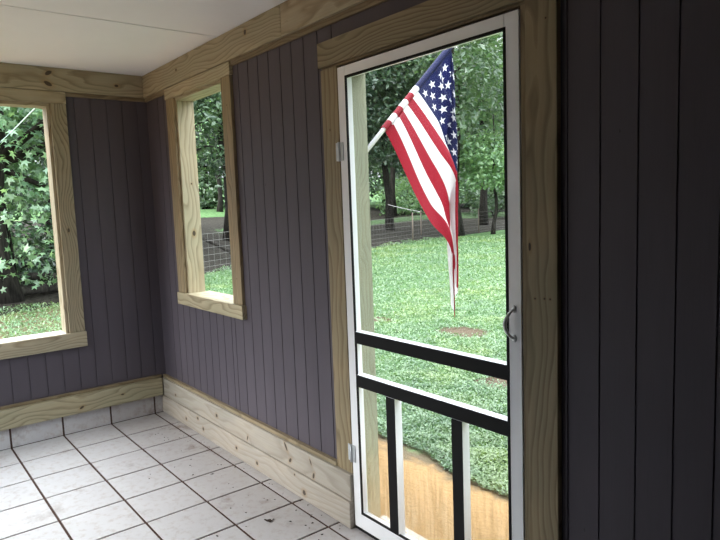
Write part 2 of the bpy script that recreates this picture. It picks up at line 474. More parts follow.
# ------------------------------------------------------------------ boards at ceiling and floor
crown_k = wood('crown_pine_end_wall', 'Y', [(-0.621, 2.343, 0.013, 1.9, 0.5), (-0.628, 2.276, 0.013, 2.0, -0.45), (-0.205, 2.299, 0.009, 1.6, 0)], kaxes=(1, 2))
props(box('trim_2', (0, 0.027, RY, -0.0275, ZB, H - 0.001), crown_k), 'treated pine board under the ceiling along the end wall', 'trim', 'structure')
crown_r = wood('crown_pine_door_wall', 'X', [(1.498, 2.332, 0.014, 1.0, 0), (0.611, 2.312, 0.009, 1.3, 0)])
props(box('trim_3', (0.0, 1.8355, -0.027, 0, ZB, H - 0.001), crown_r), 'treated pine ceiling board on the door wall nearest the corner', 'trim', 'structure')
props(box('trim_4', (1.8375, RX, -0.027, 0, ZB, H - 0.001), wood('crown_pine_door_wall_end', 'X', (), (1.0, 1.0, 1.02))), 'treated pine ceiling board on the door wall above the screen door', 'trim', 'structure')
props(box('trim_5', (0.0, RX, -0.012, 0.0, ZB - 0.028, ZB - 0.0005), wood('crown_batten_pine', 'X', (), (0.55, 0.5, 0.45)), None, 0.002), 'thin pine batten under the ceiling board on the door wall', 'trim', 'structure')
props(box('trim_6', (0, 0.012, RY, -0.0125, ZB - 0.026, ZB - 0.0005), wood('crown_batten_end_pine', 'Y', (), (0.55, 0.5, 0.45)), None, 0.002), 'thin pine batten under the ceiling board on the end wall', 'trim', 'structure')
bk = [(0.175 + 0.08, 0.176, 0.008, 1.4, 0), (1.29, 0.157, 0.006, 2.6, 1.2), (1.705, 0.228, 0.0085, 3.2, -1.0), (1.742, 0.166, 0.009, 1.9, 0.8), (1.93, 0.215, 0.005, 3.5, -1.1), (1.951, 0.152, 0.008, 2.2, 1.2), (0.90, 0.19, 0.012, 1.2, 0)]
lk = [(0.437, 0.055, 0.011, 1.1, 0), (0.706, 0.055, 0.012, 1.0, 0), (1.401, 0.045, 0.011, 1.1, 0), (1.872, 0.042, 0.014, 1.1, 0), (1.79, 0.108, 0.006, 1, 0), (0.629, 0.105, 0.010, 1.3, 0), (1.16, 0.062, 0.010, 1.2, 0)]
base_tone = (1.30, 1.33, 1.42)
bu = wood('baseboard_upper_pine', 'X', bk, (0.92, 0.955, 1.16), None, 0.5, 11.0); bl = wood('baseboard_lower_pine', 'X', lk, (0.97, 1.0, 1.22), None, 0.42, 10.0)
rt = empty('baseboard_right', (0, 0, 0), 'pale pine baseboard of two stacked boards below the door wall', 'baseboard', 'structure')
for (x0, x1) in ((0.0, 2.244), (3.168, RX)):
    box('lower_board', (x0, x1, -0.045, 0, 0.0015, 0.126), bl, rt, 0.006)
    box('upper_board', (x0, x1, -0.037, 0, 0.128, 0.252), bu, rt, 0.005)
    xc = min(x1, 2.127) if x0 == 0 else x1
    box('cap_batten', (x0 if x0 == 0 else 3.30, xc, -0.024, 0, 0.2525, 0.272), wood('base_batten_pine', 'X', (), (0.72, 0.66, 0.6)), rt, 0.002)
rt = empty('baseboard_back', (0, 0, 0), 'pine baseboard above a row of floor tiles on the end wall', 'baseboard', 'structure')
box('board', (0, 0.045, RY, -0.0455, 0.134, 0.258), wood('baseboard_end_pine', 'Y', [(-0.33, 0.2, 0.006, 2, 0), (-0.6, 0.17, 0.008, 2, 0.5)], (0.95, 0.97, 0.92), kaxes=(1, 2)), rt)
box('cap_batten', (0, 0.022, RY, -0.0385, 0.2585, 0.277), wood('base_batten_end_pine', 'Y', (), (0.6, 0.52, 0.45)), rt, 0.002)
bm = bmesh.new()
bm_box(bm, 0, 0.010, RY, -0.039, 0.0, 0.133, mi=1)
for j in range(-1, 8):
    y1, y0 = min(TY0 - j * T, -0.04), TY0 - (j + 1) * T
    y0 = max(y0, RY)
    if y1 - y0 > 0.02: bm_box(bm, 0.002, 0.016, y0 + gw, y1 - gw, 0.004, 0.132, 0.0012)
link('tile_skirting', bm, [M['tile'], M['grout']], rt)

# ------------------------------------------------------------------ windows (open, no glazing)
rt = empty('window_1', (0, -1.2, 0.67), 'open end wall window framed in knotty pine', 'window', 'structure')
y0, y1, z0, z1 = W1
box('jamb', (-0.105, 0.004, y1 - 0.0195, y1 - 0.0005, z0, z1 - 0.02), M['woodZ'], rt, 0.002)
box('jamb', (-0.105, 0.004, y0 + 0.0005, y0 + 0.0195, z0, z1 - 0.02), M['woodZ'], rt, 0.002)
box('head_jamb', (-0.105, 0.004, y0 + 0.0005, y1 - 0.0005, z1 - 0.0195, z1 - 0.0005), M['woodY'], rt, 0.002)
sill_m = plain('pale_painted_sill', (0.72, 0.70, 0.66), 0.7, 0, 0.3)
box('sill', (-0.135, 0.012, y0 + 0.02, y1 - 0.02, z0 - 0.02, z0 + 0.0015), sill_m, rt, 0.002)
box('side_board', (0, 0.02, y1, -0.531, z0 + 0.001, 2.1575), wood('window_side_pine', 'Z', [(1.35, -0.58, 0.007, 2, 0)], (0.86, 0.84, 0.82), (2, 1), 1.25, 24.0), rt)
box('side_board', (0, 0.02, y0 - 0.096, y0, z0 + 0.001, 2.1575), M['woodZ'], rt)
box('head_board', (0, 0.022, y0 - 0.098, -0.529, 2.158, ZB - 0.002), M['woodY'], rt)
box('apron_board', (0, 0.03, y0 - 0.098, -0.5255, z0 - 0.099, z0), M['woodY'], rt)

rt = empty('window_2', (0.85, 0, 0.91), 'narrow open window framed in pale pine beside the room corner', 'window', 'structure')
x0, x1, z0, z1 = W2
jk = wood('window_jamb_pine', 'Z', [(1.30, 0.055, 0.012, 1.6, 0), (1.62, 0.06, 0.006, 1, 0)], (1.08, 1.08, 1.05), kaxes=(2, 1))
box('jamb', (x0 + 0.0005, x0 + 0.0195, -0.004, 0.108, z0, z1 - 0.02), jk, rt, 0.002)
box('jamb', (x1 - 0.0195, x1 - 0.0005, -0.004, 0.108, z0, z1 - 0.02), M['woodZ'], rt, 0.002)
box('head_jamb', (x0 + 0.0005, x1 - 0.0005, -0.004, 0.108, z1 - 0.0195, z1 - 0.0005), M['woodX'], rt, 0.002)
box('sill', (x0 + 0.02, x1 - 0.02, -0.012, 0.14, z0 - 0.02, z0 + 0.0015), wood('window_sill_pine', 'X', (), (1.2, 1.2, 1.15)), rt, 0.002)
sk = wood('narrow_window_side_pine', 'Z', [(1.06, 1.24, 0.003, 1, 0), (2.01, 1.24, 0.003, 1, 0)], (0.80, 0.72, 0.62), kaxes=(2, 0))
box('side_board', (0.395, x0, -0.02, 0, z0 + 0.001, 2.1615), sk, rt)
box('side_board', (x1, 1.2885, -0.02, 0, z0 + 0.001, 2.1615), sk, rt)
box('head_board', (0.386, 1.297, -0.022, 0, 2.162, ZB - 0.003), wood('window_head_pine', 'X', (), (1.12, 1.12, 1.1)), rt)
box('apron_board', (0.393, 1.30, -0.03, 0, z0 - 0.078, z0), wood('window_apron_pine', 'X', (), (1.1, 1.1, 1.05)), rt)

# ------------------------------------------------------------------ door frame
rt = empty('door_1', (2.7, 0, 0), 'treated pine frame around the white screen door', 'door frame', 'structure')
x0, x1, z0, z1 = DW
tk = wood('door_side_pine', 'Z', tone=(0.72, 0.66, 0.56), sc=11.0, knots=[(1.14, 3.218, 0.0035, 1, 0), (1.143, 3.252, 0.0035, 1, 0), (1.143, 3.272, 0.0035, 1, 0), (1.966, 3.261, 0.003, 1, 0), (1.3, 3.20, 0.005, 3, 0), (1.77, 2.18, 0.004, 1, 0)], kaxes=(2, 0))
box('side_board', (2.128, x0 - 0.004, -0.02, 0, 0.2525, 2.0262), tk, rt)
box('side_board', (x1 + 0.022, 3.297, -0.022, 0, 0.0015, 2.232), tk, rt)
box('stop_strip', (x1 + 0.001, x1 + 0.020, -0.016, 0.0, 0.002, 2.0262), wood('stop_pine', 'Z', (), (0.62, 0.56, 0.46)), rt, 0.002)
box('head_board', (2.112, x1 + 0.021, -0.0225, 0, 2.0375, 2.1415), wood('door_head_pine', 'X', (), (0.70, 0.66, 0.60), None, 1.25, 20.0), rt)
box('head_strip', (2.126, x1 + 0.021, -0.012, 0, 2.0265, 2.037), wood('head_strip_pine', 'X', (), (0.5, 0.46, 0.4)), rt, 0.002)
# outer jambs stand behind the screen door
ja = wood('door_jamb_pine', 'Z', (), (0.74, 0.88, 0.88), None, 0.5, 30.0)
box('jamb', (x0 + 0.0005, x0 + 0.016, 0.0185, 0.112, 0.0, 2.0055), ja, rt, 0.002)
box('outer_casing', (2.12, x0 + 0.004, 0.1155, 0.13, -0.1, 2.09), ja, rt, 0.003)
box('jamb', (x1 - 0.016, x1 - 0.0005, 0.0185, 0.112, 0.0, 2.0055), ja, rt, 0.002)
box('outer_casing', (x1 - 0.004, 3.29, 0.1155, 0.13, -0.1, 2.09), ja, rt, 0.003)
box('head_jamb', (x0 + 0.0005, x1 - 0.0005, 0.0185, 0.115, 2.006, 2.0195), M['woodX'], rt, 0.002)
box('threshold', (x0 + 0.001, x1 - 0.001, 0.0, 0.15, -0.03, 0.002), sill_m, rt, 0.002)

# ------------------------------------------------------------------ screen door
sd = empty('screen_door', (2.705, -0.005, 0.004), 'white framed screen door with black rails and bars, closed', 'door', 'thing')
FY, BY = -0.020, 0.017
SL, SLI, SRI, SR = 2.2475, 2.297, 3.110, 3.1645
DB, DT = 0.016, 2.016
BRT, TRI = 0.085, 1.972
def framed(name, b):
    return box(name, b, M['white'], sd, 0.0025)
framed('stile', (SL, SLI, FY, BY, DB, DT)); framed('stile', (SRI, SR, FY, BY, DB, DT))
framed('top_rail', (SLI + 0.0005, SRI - 0.0005, FY, BY, TRI, DT))
framed('bottom_rail', (SLI + 0.0005, SRI - 0.0005, FY, BY, DB, BRT))
def black_face(name, b):
    """A white bar whose room side is painted black."""
    bm = bmesh.new(); bm_box(bm, *b, bev=0.0015)
    for f in bm.faces:
        if f.normal.y < -0.6: f.material_index = 1
    bmesh.ops.recalc_face_normals(bm, faces=bm.faces)
    for f in bm.faces: f.material_index = 1 if f.normal.y < -0.6 else 0
    o = link(name, bm, [M['white'], M['black']], sd)
    return o
R1 = (0.857, 0.909); R2 = (0.666, 0.7195)
for z in (R1, R2):
    black_face('cross_rail', (SLI + 0.0005, SRI - 0.0005, FY - 0.001, BY - 0.0005, z[0], z[1]))['label'] = 'cross rail painted black on the room side'
for a, b in ((2.489, 2.5435), (2.8515, 2.905)):
    black_face('bar', (a, b, FY - 0.001, BY - 0.0005, BRT + 0.0005, R2[0] - 0.0005))['label'] = 'upright bar painted black on the room side'
# black spline bead around the screen, on the room side
bm = bmesh.new()
bw = 0.0075
for (a, b, c, d) in ((SLI, SLI + bw, BRT, TRI), (SRI - bw + 0.003, SRI + 0.006, BRT, TRI + 0.003), (SLI, SRI + 0.006, TRI - 0.006, TRI + 0.004), (SLI, SRI, BRT, BRT + bw)):
    bm_box(bm, a, b, FY - 0.0015, FY + 0.006, c, d)
props(link('spline_bead', bm, M['black'], sd), 'black bead around the screen')
bm = bmesh.new()
bm_box(bm, SLI + 0.002, SRI - 0.002, 0.0172, 0.0176, BRT - 0.02, TRI + 0.015)
link('screen', bm, mat_screen(), sd)['label'] = 'fine insect screen spattered with clay near the bottom'
bm = bmesh.new(); bm_box(bm, SL + 0.002, SR - 0.002, FY + 0.001, BY - 0.003, 0.0025, DB)
link('bottom_sweep', bm, M['black'], sd)['label'] = 'black sweep along the bottom edge'
# handle: a chrome bow pull on two rosettes
hx = 3.138
pts = []
for i in range(25):
    t = i / 24; a = PI * t
    pts.append((hx - 0.011 * math.sin(a), FY - 0.004 - 0.032 * math.sin(a) ** 0.6, 1.097 - 0.094 * t))
hd = tube('handle', pts, [0.0042 + 0.0016 * math.sin(PI * i / 24) for i in range(25)], M['chrome'], sd, 12)
hd['label'] = 'chrome bow pull handle'
for z in (1.098, 1.002):
    bm = bmesh.new()
    bmesh.ops.create_uvsphere(bm, u_segments=18, v_segments=10, radius=1.0, matrix=Matrix.Translation((hx, FY - 0.002, z)) @ Matrix.Diagonal((0.0095, 0.005, 0.013, 1)))
    for f in bm.faces: f.smooth = True
    link('mounting_plate', bm, M['chrome'], hd)
for z in (1.672, 0.353):
    bm = bmesh.new()
    bm_box(bm, 2.250, 2.272, FY - 0.004, FY - 0.0005, z - 0.038, z + 0.038, 0.001)
    bm_box(bm, 2.222, 2.2435, FY - 0.004, FY - 0.0005, z - 0.038, z + 0.038, 0.001)
    bm_tube(bm, [(2.2465, FY - 0.006, z - 0.04), (2.2465, FY - 0.006, z + 0.04)], 0.0058, 12)
    for s in (-0.022, 0.0, 0.022):
        bm_tube(bm, [(2.262, FY - 0.0035, z + s), (2.262, FY - 0.0055, z + s)], 0.0034, 8)
        bm_tube(bm, [(2.232, FY - 0.0035, z + s), (2.232, FY - 0.0055, z + s)], 0.0034, 8)
    link('hinge', bm, M['steel'], sd)['label'] = 'zinc butt hinge'

# ------------------------------------------------------------------ flag on its pole
PX = 2.02
pdir = Vector((0, 0.7308, 0.6826))
def pole_at(y): return Vector((PX, y, 1.4155 + y * 0.934 - 0.0))
HB = Vector((PX, 0.424, 1.811))
HOIST, FLY = 0.69, 1.13
fl = empty('flag', (PX, 0.135, 1.50), 'stars and stripes flag hanging from an angled white pole outside the door', 'flag')
p0 = HB + pdir * (-0.385); p1 = HB + pdir * (HOIST + 0.04)
tube('flag_pole', [p0, p1], 0.0115, M['pole'], fl, 16)
bm = bmesh.new()
bmesh.ops.create_uvsphere(bm, u_segments=16, v_segments=10, radius=0.024, matrix=Matrix.Translation(p1 + pdir * 0.018))
for f in bm.faces: f.smooth = True
link('finial', bm, M['pole'], fl)
bm = bmesh.new()
bm_box(bm, PX - 0.03, PX + 0.03, 0.1105, 0.117, p0.z - 0.07, p0.z + 0.06, 0.002)
bm_tube(bm, [p0 + pdir * -0.03, p0 + pdir * 0.09], 0.017, 14)
link('pole_bracket', bm, M['steel'], fl)
NS, NF, NC = 130, 110, 12
YF = 0.925
verts, uvs = [], []
for i in range(NS + 1):
    s = i / NS
    h = HB + pdir * (HOIST * s)
    # the cloth's sleeve wraps the pole, then leaves it on the far side from the wall
    ca = -0.08
    nrm = Vector((0, 0.6826, -0.7308))      # down and outwards, square to the pole
    for c in range(NC):
        a = 2 * PI * c / NC
        r = 0.0165
        q = h + (nrm * math.cos(a) + Vector((1, 0, 0)) * math.sin(a)) * r
        verts.append(q); uvs.append((0.001, s))
    ph0 = math.radians(54.0 - 12 * min(1, s / 0.5))       # slope of the fall from the horizontal
    y = h.y + 0.012; z = h.z - 0.012
    yf = YF - 0.055 * max(0, 0.4 - s) / 0.4 - 0.010 * (1 - s)
    ds = FLY / NF
    for j in range(NF + 1):
        t = j / NF
        g = min(1.0, max(0.0, 1 - (yf - y) / 0.12))        # how far the cloth has gathered into the hanging bunch
        g = g * g * (3 - 2 * g)
        fold = math.sin(s * 21 + 0.6) ; fold2 = math.cos(s * 21 + 0.6)
        spread = 1 - 0.4 * max(0, t - 0.55) / 0.45
        x = PX + g * 0.034 * fold * spread - 0.02 * g * (s - 0.35) * 2 + (1 - g) * (0.016 * math.sin(s * 9.5 - t * 4) + 0.008 * math.sin(s * 17 + t * 6))
        yy = y + g * 0.016 * fold2 * spread + 0.004 * math.sin(t * 14 + s * 5) * g
        verts.append(Vector((x, yy, z))); uvs.append((t, s))
        gap = max(0.0, yf - y)
        ph = ph0 + (PI / 2 - ph0) * (1 - min(1.0, gap / 0.07) ** 0.6) 
        ph += 0.09 * math.sin(t * 8.5) * min(1, gap / 0.2)
        st = ds * (1 - 0.03 * g)
        y += math.cos(ph) * st; z -= math.sin(ph) * st
faces = []
ROW = NC + NF + 1
for i in range(NS):
    for c in range(NC):
        a, b = i * ROW + c, i * ROW + (c + 1) % NC
        faces.append((a, b, b + ROW, a + ROW))
    faces.append((i * ROW, i * ROW + NC, i * ROW + NC + ROW, i * ROW + ROW))
    for j in range(NF):
        a = i * ROW + NC + j
        faces.append((a, a + 1, a + 1 + ROW, a + ROW))
fo = pymesh('flag_cloth', [tuple(v) for v in verts], faces, mat_flag(FLY, HOIST), fl, True)
uvl = fo.data.uv_layers.new(name='UVMap')
for lp in fo.data.loops: uvl.data[lp.index].uv = uvs[lp.vertex_index]

# ------------------------------------------------------------------ terrain
FENCE = [(-5.2, -14.0), (-5.6, -6.0), (-6.6, -2.0), (-7.5, 0.45), (-9.0, 3.0), (-10.5, 5.3), (-12.0, 9.5), (-12.9, 12.7), (-14.0, 15.8), (-15.0, 18.6), (-16.3, 24.6), (-17.2, 31.0), (-18.0, 45.0)]
fy = np.array([p[1] for p in FENCE]); fx = np.array([p[0] for p in FENCE])
def fence_x(y): return np.interp(y, fy, fx)
def past(x, y): return (fence_x(y) - x) * 0.93            # distance beyond the fence
def hz(x, y):
    d = np.maximum(0, past(x, y))
    z = -0.2 + np.where(d < 18, 0.082 * d, 0.082 * 18 + 0.045 * (np.minimum(d, 32) - 18) + 0.12 * np.maximum(0, d - 32))
    return z + 0.10 * np.sin(x * 0.7 + y * 0.45) * np.clip(d / 3, 0, 1)
nx, ny = 190, 190
xs = np.concatenate([np.linspace(-95, -32, 50), np.linspace(-31.5, 14, 140)]); ys = np.concatenate([np.linspace(-25, 32, 140), np.linspace(32.6, 95, 50)])
X, Y = np.meshgrid(xs, ys, indexing='ij')
Z = hz(X, Y)
V = np.stack([X.ravel(), Y.ravel(), Z.ravel()], 1)
idx = np.arange(nx * ny).reshape(nx, ny)
F = np.stack([idx[:-1, :-1].ravel(), idx[1:, :-1].ravel(), idx[1:, 1:].ravel(), idx[:-1, 1:].ravel()], 1).tolist()
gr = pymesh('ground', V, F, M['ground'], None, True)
props(gr, 'green lawn rising into a shaded leaf-strewn wood beyond the fence', 'ground', 'structure')
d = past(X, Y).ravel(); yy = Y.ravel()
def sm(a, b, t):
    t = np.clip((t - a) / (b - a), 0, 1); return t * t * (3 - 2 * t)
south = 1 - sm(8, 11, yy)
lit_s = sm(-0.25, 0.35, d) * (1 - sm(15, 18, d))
lit_n = sm(-0.25, 0.35, d) * (1 - 0.5 * sm(4, 6, d) * (1 - sm(8, 10, d))) * (1 - sm(14, 17, d))  # litter widened over the grass strip, its dark colour standing for tree shade
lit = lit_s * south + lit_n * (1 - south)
at = gr.data.attributes.new('litter_and_shade', 'FLOAT', 'POINT'); at.data.foreach_set('value', lit.astype(np.float32))

# leafy lawn growth, too many to count
def lawn_growth(n):
    ang = np.radians(RNG.uniform(94, 176, n)); r = 2.0 * np.exp(RNG.uniform(0, 1, n) * math.log(26 / 2.0))
    x = 3.4 + r * np.cos(ang); y = -0.9 + r * np.sin(ang)
    n2 = np.sin(x * 3.1 + np.sin(y * 2.3)) * np.cos(y * 2.7 + np.sin(x * 1.9))
    ok = ((y > 1.03 + 0.09 * n2) | ((x < -1.2) & (y > 0.4)) | ((x < -0.6) & (y < 0.4)) ) & (past(x, y) < 0.25 + 0.25 * n2) & ((x < -0.4) | (y > 0.3))
    for (a, b, rx, ry) in PATCHES:
        ok &= ((x - a) / rx) ** 2 + ((y - b) / ry) ** 2 > RNG.uniform(0.1, 1.3, n) + 0.35 * n2
    x, y, r = x[ok], y[ok], r[ok]; m = len(x)
    clump = 0.5 + 0.5 * np.sin(x * 9 + np.sin(y * 7) * 2) * np.cos(y * 8 + np.sin(x * 6) * 2)
    s = (0.0085 + 0.0016 * r) * RNG.uniform(0.5, 1.3, m)
    hgt = (0.012 + 0.03 * clump + 0.002 * r) * RNG.uniform(0.3, 1.1, m)
    az = RNG.uniform(0, 2 * PI, m); tilt = RNG.normal(0.2, 0.5, m)
    ca, sa = np.cos(az), np.sin(az)
    u = np.stack([ca * np.cos(tilt), sa * np.cos(tilt), np.sin(tilt)], 1); w = np.stack([-sa, ca, np.zeros(m)], 1)
    c = np.stack([x, y, hz(x, y) + 0.004 + hgt], 1)
    q = np.stack([c - u * s[:, None], c + w * (s * 0.5)[:, None], c + u * s[:, None], c - w * (s * 0.5)[:, None]], 1).reshape(-1, 3)
    q[:, 2] = np.maximum(q[:, 2], hz(q[:, 0], q[:, 1]) + 0.001)
    f = np.arange(4 * m).reshape(m, 4).tolist()
    o = pymesh('lawn_grass', q, f, M['lawn'])
    props(o, 'short clover and grass covering the lawn outside the door', 'grass', 'stuff')
lawn_growth(420000)

# ------------------------------------------------------------------ trees and shrubs
def leaf_mesh(centers, normals, size, shape):
    m = len(centers)
    a = RNG.normal(size=(m, 3)); a -= normals * np.sum(a * normals, 1)[:, None]; a /= np.linalg.norm(a, axis=1)[:, None] + 1e-9
    b = np.cross(normals, a)
    s = (size * RNG.uniform(0.65, 1.25, m))[:, None]
    if shape == 'star':
        prof = []
        for k, (r, th) in enumerate(((1.0, 0), (0.42, 32), (0.95, 62), (0.42, 98), (0.7, 128), (0.16, 180), (0.7, 232), (0.42, 262), (0.95, 298), (0.42, 328))):
            prof.append((r * math.cos(math.radians(th)), r * math.sin(math.radians(th))))
    else:
        prof = [(1.0, 0.0), (0.1, 0.5), (-0.9, 0.0), (0.1, -0.5)]
    q = np.stack([centers + (a * px + b * py) * s - normals * (s * 0.22 * (px * px + py * py)) for px, py in prof], 1)
    k = len(prof)
    return q.reshape(-1, 3), np.arange(m * k).reshape(m, k).tolist()

def crown_points(cc, rad, nclu, per, spread, zmin=None):
    cl = RNG.normal(size=(nclu, 3)); cl /= np.linalg.norm(cl, axis=1)[:, None]
    cl *= (RNG.uniform(0.12, 1, nclu) ** 0.45)[:, None]
    cl = cl * np.array(rad) + np.array(cc)
    pts = np.repeat(cl, per, 0) + RNG.normal(size=(nclu * per, 3)) * np.array([spread, spread, spread * 0.42])
    nm = RNG.normal(size=(nclu * per, 3)) * 0.55 + np.array([0, 0, 1.0])
    outw = np.repeat(cl - np.array(cc), per, 0); outw /= np.linalg.norm(outw, axis=1)[:, None] + 1e-9
    nm += outw * 0.55
    nm /= np.linalg.norm(nm, axis=1)[:, None]
    if zmin is not None:
        ok = pts[:, 2] > zmin; pts, nm = pts[ok], nm[ok]
    return cl, pts, nm

def tree(x, y, r, h, cc_h, rad, leaf, size, nclu, per, spread, label, shape='d', group=None, name='tree', lean=(0, 0), limbs=9):
    z0 = float(hz(np.array([x]), np.array([y]))[0])
    root = empty(name, (x, y, z0 - 0.02), label, name.split('_')[-1], None, group)
    cc = (x + lean[0], y + lean[1], z0 + cc_h)
    cl, pts, nm = crown_points(cc, rad, nclu, per, spread, z0 + 0.25)
    bm = bmesh.new()
    n = 9
    tp = [Vector((x + lean[0] * (i / n) ** 2 + 0.08 * math.sin(i * 1.3 + x), y + lean[1] * (i / n) ** 2 + 0.08 * math.cos(i * 1.7 + y), z0 - 0.1 + (h + 0.1) * i / n)) for i in range(n + 1)]
    bm_tube(bm, tp, [r * (1.45 if i == 0 else 1.08 - 0.85 * i / n) for i in range(n + 1)], 12)
    for k in range(limbs):
        e = Vector(cl[(k * 7) % len(cl)])
        zt = min(max(e.z - 0.3 * (e - tp[5]).length, z0 + 0.3 * h), z0 + 0.9 * h)
        f = (zt - z0) / h * n; i0 = min(n - 1, int(f)); b0 = tp[i0].lerp(tp[i0 + 1], f - i0)
        mid = b0.lerp(e, 0.5) + Vector((0, 0, 0.12 * (e - b0).length))
        rb = r * 0.34
        bm_tube(bm, [b0, b0.lerp(mid, 0.5), mid, e], [rb, rb * 0.75, rb * 0.5, rb * 0.2], 6)
    link('trunk', bm, M['bark'], root)
    q, f = leaf_mesh(pts, nm, size, shape)
    o = pymesh('foliage', q, f, leaf, root)
    return root

def shrub(x, y, rad, leaf, size, nclu, per, label, group=None):
    z0 = float(hz(np.array([x]), np.array([y]))[0])
    root = empty('shrub', (x, y, z0 - 0.02), label, 'shrub', None, group)
    cc = (x, y, z0 + rad[2] * 0.75)
    cl, pts, nm = crown_points(cc, rad, nclu, per, 0.35, z0 + 0.03)
    bm = bmesh.new()
    for k in range(7):
        e = Vector(cl[k]); bm_tube(bm, [(x + 0.1 * math.cos(k), y + 0.1 * math.sin(k), z0 - 0.05), Vector((x, y, z0)).lerp(e, 0.5) + Vector((0, 0, 0.1)), e], [0.035, 0.022, 0.008], 6)
    link('stem', bm, M['bark'], root)
    q, f = leaf_mesh(pts, nm, size, 'd')
    pymesh('foliage', q, f, leaf, root)

# wood seen through the end wall window
tree(-8.6, 0.25, 0.22, 8.5, 3.7, (1.7, 2.7, 3.5), M['leaf_near'], 0.10, 190, 48, 0.40, 'lobed-leaf tree with dark trunk and low boughs close outside the end wall window', 'star', lean=(0.0, 0.5), limbs=14)
tree(-12.9, 2.2, 0.20, 10, 5.2, (2.6, 2.8, 4.6), M['leaf_dark'], 0.13, 150, 40, 0.5, 'dark tree behind the lobed-leaf tree, seen through the end wall window', 'star')
tree(-10.9, -1.6, 0.18, 9, 4.6, (2.4, 2.4, 4.4), M['leaf_dark'], 0.13, 120, 40, 0.5, 'dark tree at the view edge, behind the lobed-leaf tree trunk')
tree(-18.5, 1.0, 0.24, 13, 6.0, (4.0, 4.6, 6.0), M['leaf_dark'], 0.19, 150, 44, 0.7, 'deep shadowy tree filling the gaps behind the end wall window trees')
# wood seen through the narrow window
tree(-16.0, 7.0, 0.16, 11, 6.6, (2.6, 2.6, 4.4), M['leaf_mid'], 0.12, 150, 46, 0.5, 'slim tree with low boughs seen beside the narrow window knotty jamb')
tree(-18.4, 9.8, 0.17, 12, 7.4, (3.2, 3.2, 4.9), M['leaf_dark'], 0.13, 190, 46, 0.55, 'darker tree with its trunk against the narrow window doorward edge')
tree(-33.4, 16.8, 0.16, 8, 6.4, (2.4, 2.4, 3.6), M['leaf_pale'], 0.15, 90, 40, 0.5, 'small thin-trunked tree standing alone on the bright far field')
# wood seen through the screen door
tree(-18.2, 18.1, 0.17, 14, 8.2, (3.0, 3.0, 5.4), M['leaf_dark'], 0.15, 190, 46, 0.55, 'straight dark tree between the door jamb and the flag, beyond the fence')
tree(-26.6, 26.0, 0.18, 15, 8.4, (3.4, 3.4, 5.6), M['leaf_mid'], 0.17, 150, 46, 0.6, 'thinner tree farther back, close behind the straight dark trunk')
tree(-17.9, 16.4, 0.13, 12, 7.2, (2.2, 2.2, 4.6), M['leaf_dark'], 0.14, 120, 46, 0.5, 'slender tree half hidden by the door jamb, just past the fence')
tree(-15.5, 19.9, 0.31, 15, 8.6, (3.5, 3.6, 5.7), M['leaf_mid'], 0.15, 230, 46, 0.55, 'thick-trunked tree at the fence between the flag and the handle stile', limbs=14)
tree(-14.4, 21.4, 0.09, 5.5, 3.3, (2.5, 2.5, 1.25), M['leaf_pale'], 0.125, 110, 44, 0.42, 'young light green tree spreading low in front of the thick trunk')
tree(-19.6, 26.8, 0.22, 14, 8.4, (3.4, 3.4, 5.2), M['leaf_mid'], 0.16, 160, 46, 0.6, 'full tree at the handle side of the screen, behind the thick trunk')
# distant tree line on the rise
far = []
for i in range(9):
    far.append((-44.0 + 2.1 * i + (0 if i < 5 else 0.6), 9.0 + 7.9 * i * 0.62))
    far.append((-53.5 + 2.1 * i, 13.5 + 7.9 * i * 0.66))
for i, (x, y) in enumerate(far):
    tree(x, y, 0.3, 16, 8.2, (3.6, 3.6, 7.6), M['leaf_dark'] if i % 3 else M['leaf_mid'], 0.25, 150, 36, 0.75, 'broad tree in the distant tree line on the rise', group='distant tree line on the rise', limbs=6)
for i in range(13):
    shrub(-42.5 + 1.55 * i + 0.5 * (i % 2), 8.0 + 3.25 * i, (2.0, 2.0, 1.7), M['leaf_mid'] if i % 2 else M['leaf_dark'], 0.17, 48, 34, 'low shrub at the foot of the distant tree line', 'shrubs at the foot of the tree line')
shrub(-27.5, 27.6, (1.8, 1.8, 1.5), M['leaf_pale'], 0.13, 60, 34, 'pale bushy shrub showing between trunks, beyond the pale rope')
shrub(-24.0, 33.0, (2.6, 2.6, 2.2), M['leaf_mid'], 0.15, 70, 34, 'shrub on the field behind the thick-trunked tree')
shrub(-11.2, 0.9, (1.2, 1.5, 0.9), M['leaf_dark'], 0.10, 50, 34, 'dark undergrowth shrub behind the logs outside the end wall window')

# ------------------------------------------------------------------ fence
fe = empty('wire_fence', (-12.9, 12.7, -0.2), 'woven wire fence on thin posts along the far edge of the lawn', 'fence')
fpts = []
yv = np.arange(4.0, 31.0, 0.2)
for y in yv: fpts.append((float(fence_x(y)) + 0.0, float(y)))
def gz(x, y): return float(hz(np.array([x]), np.array([y]))[0])
bm = bmesh.new()
heights = [0.08, 0.2, 0.34, 0.5, 0.68, 0.86, 1.04]
for h in heights:
    bm_tube(bm, [(x, y, gz(x, y) + h) for x, y in fpts[::5]], 0.0042, 4, False)
for x, y in fpts[::1]:
    bm_tube(bm, [(x, y, gz(x, y) + 0.08), (x, y, gz(x, y) + 1.04)], 0.0032, 4, False)
wm = link('woven_wire', bm, M['wire'], fe)
for k, y in enumerate((4.2, 6.9, 9.6, 12.2, 15.66, 18.69, 21.7, 24.9, 28.0, 30.7)):
    x = float(fence_x(y)) + 0.03
    bm = bmesh.new()
    z = gz(x, y)
    bm_tube(bm, [(x, y, z - 0.1), (x + 0.02 * (k % 3), y - 0.05 * (k % 2), z + 1.22)], 0.026, 8)
    link('fence_post', bm, M['post'], fe)
props(tube('rope', [(-18.05, 18.0, 1.36), (-17.4, 18.15, 1.2), (-16.7, 18.35, 1.05), (-16.3, 18.45, 0.97)], 0.013, M['rope'], None, 6), 'pale rope tied from the straight dark tree towards the fence', 'rope')
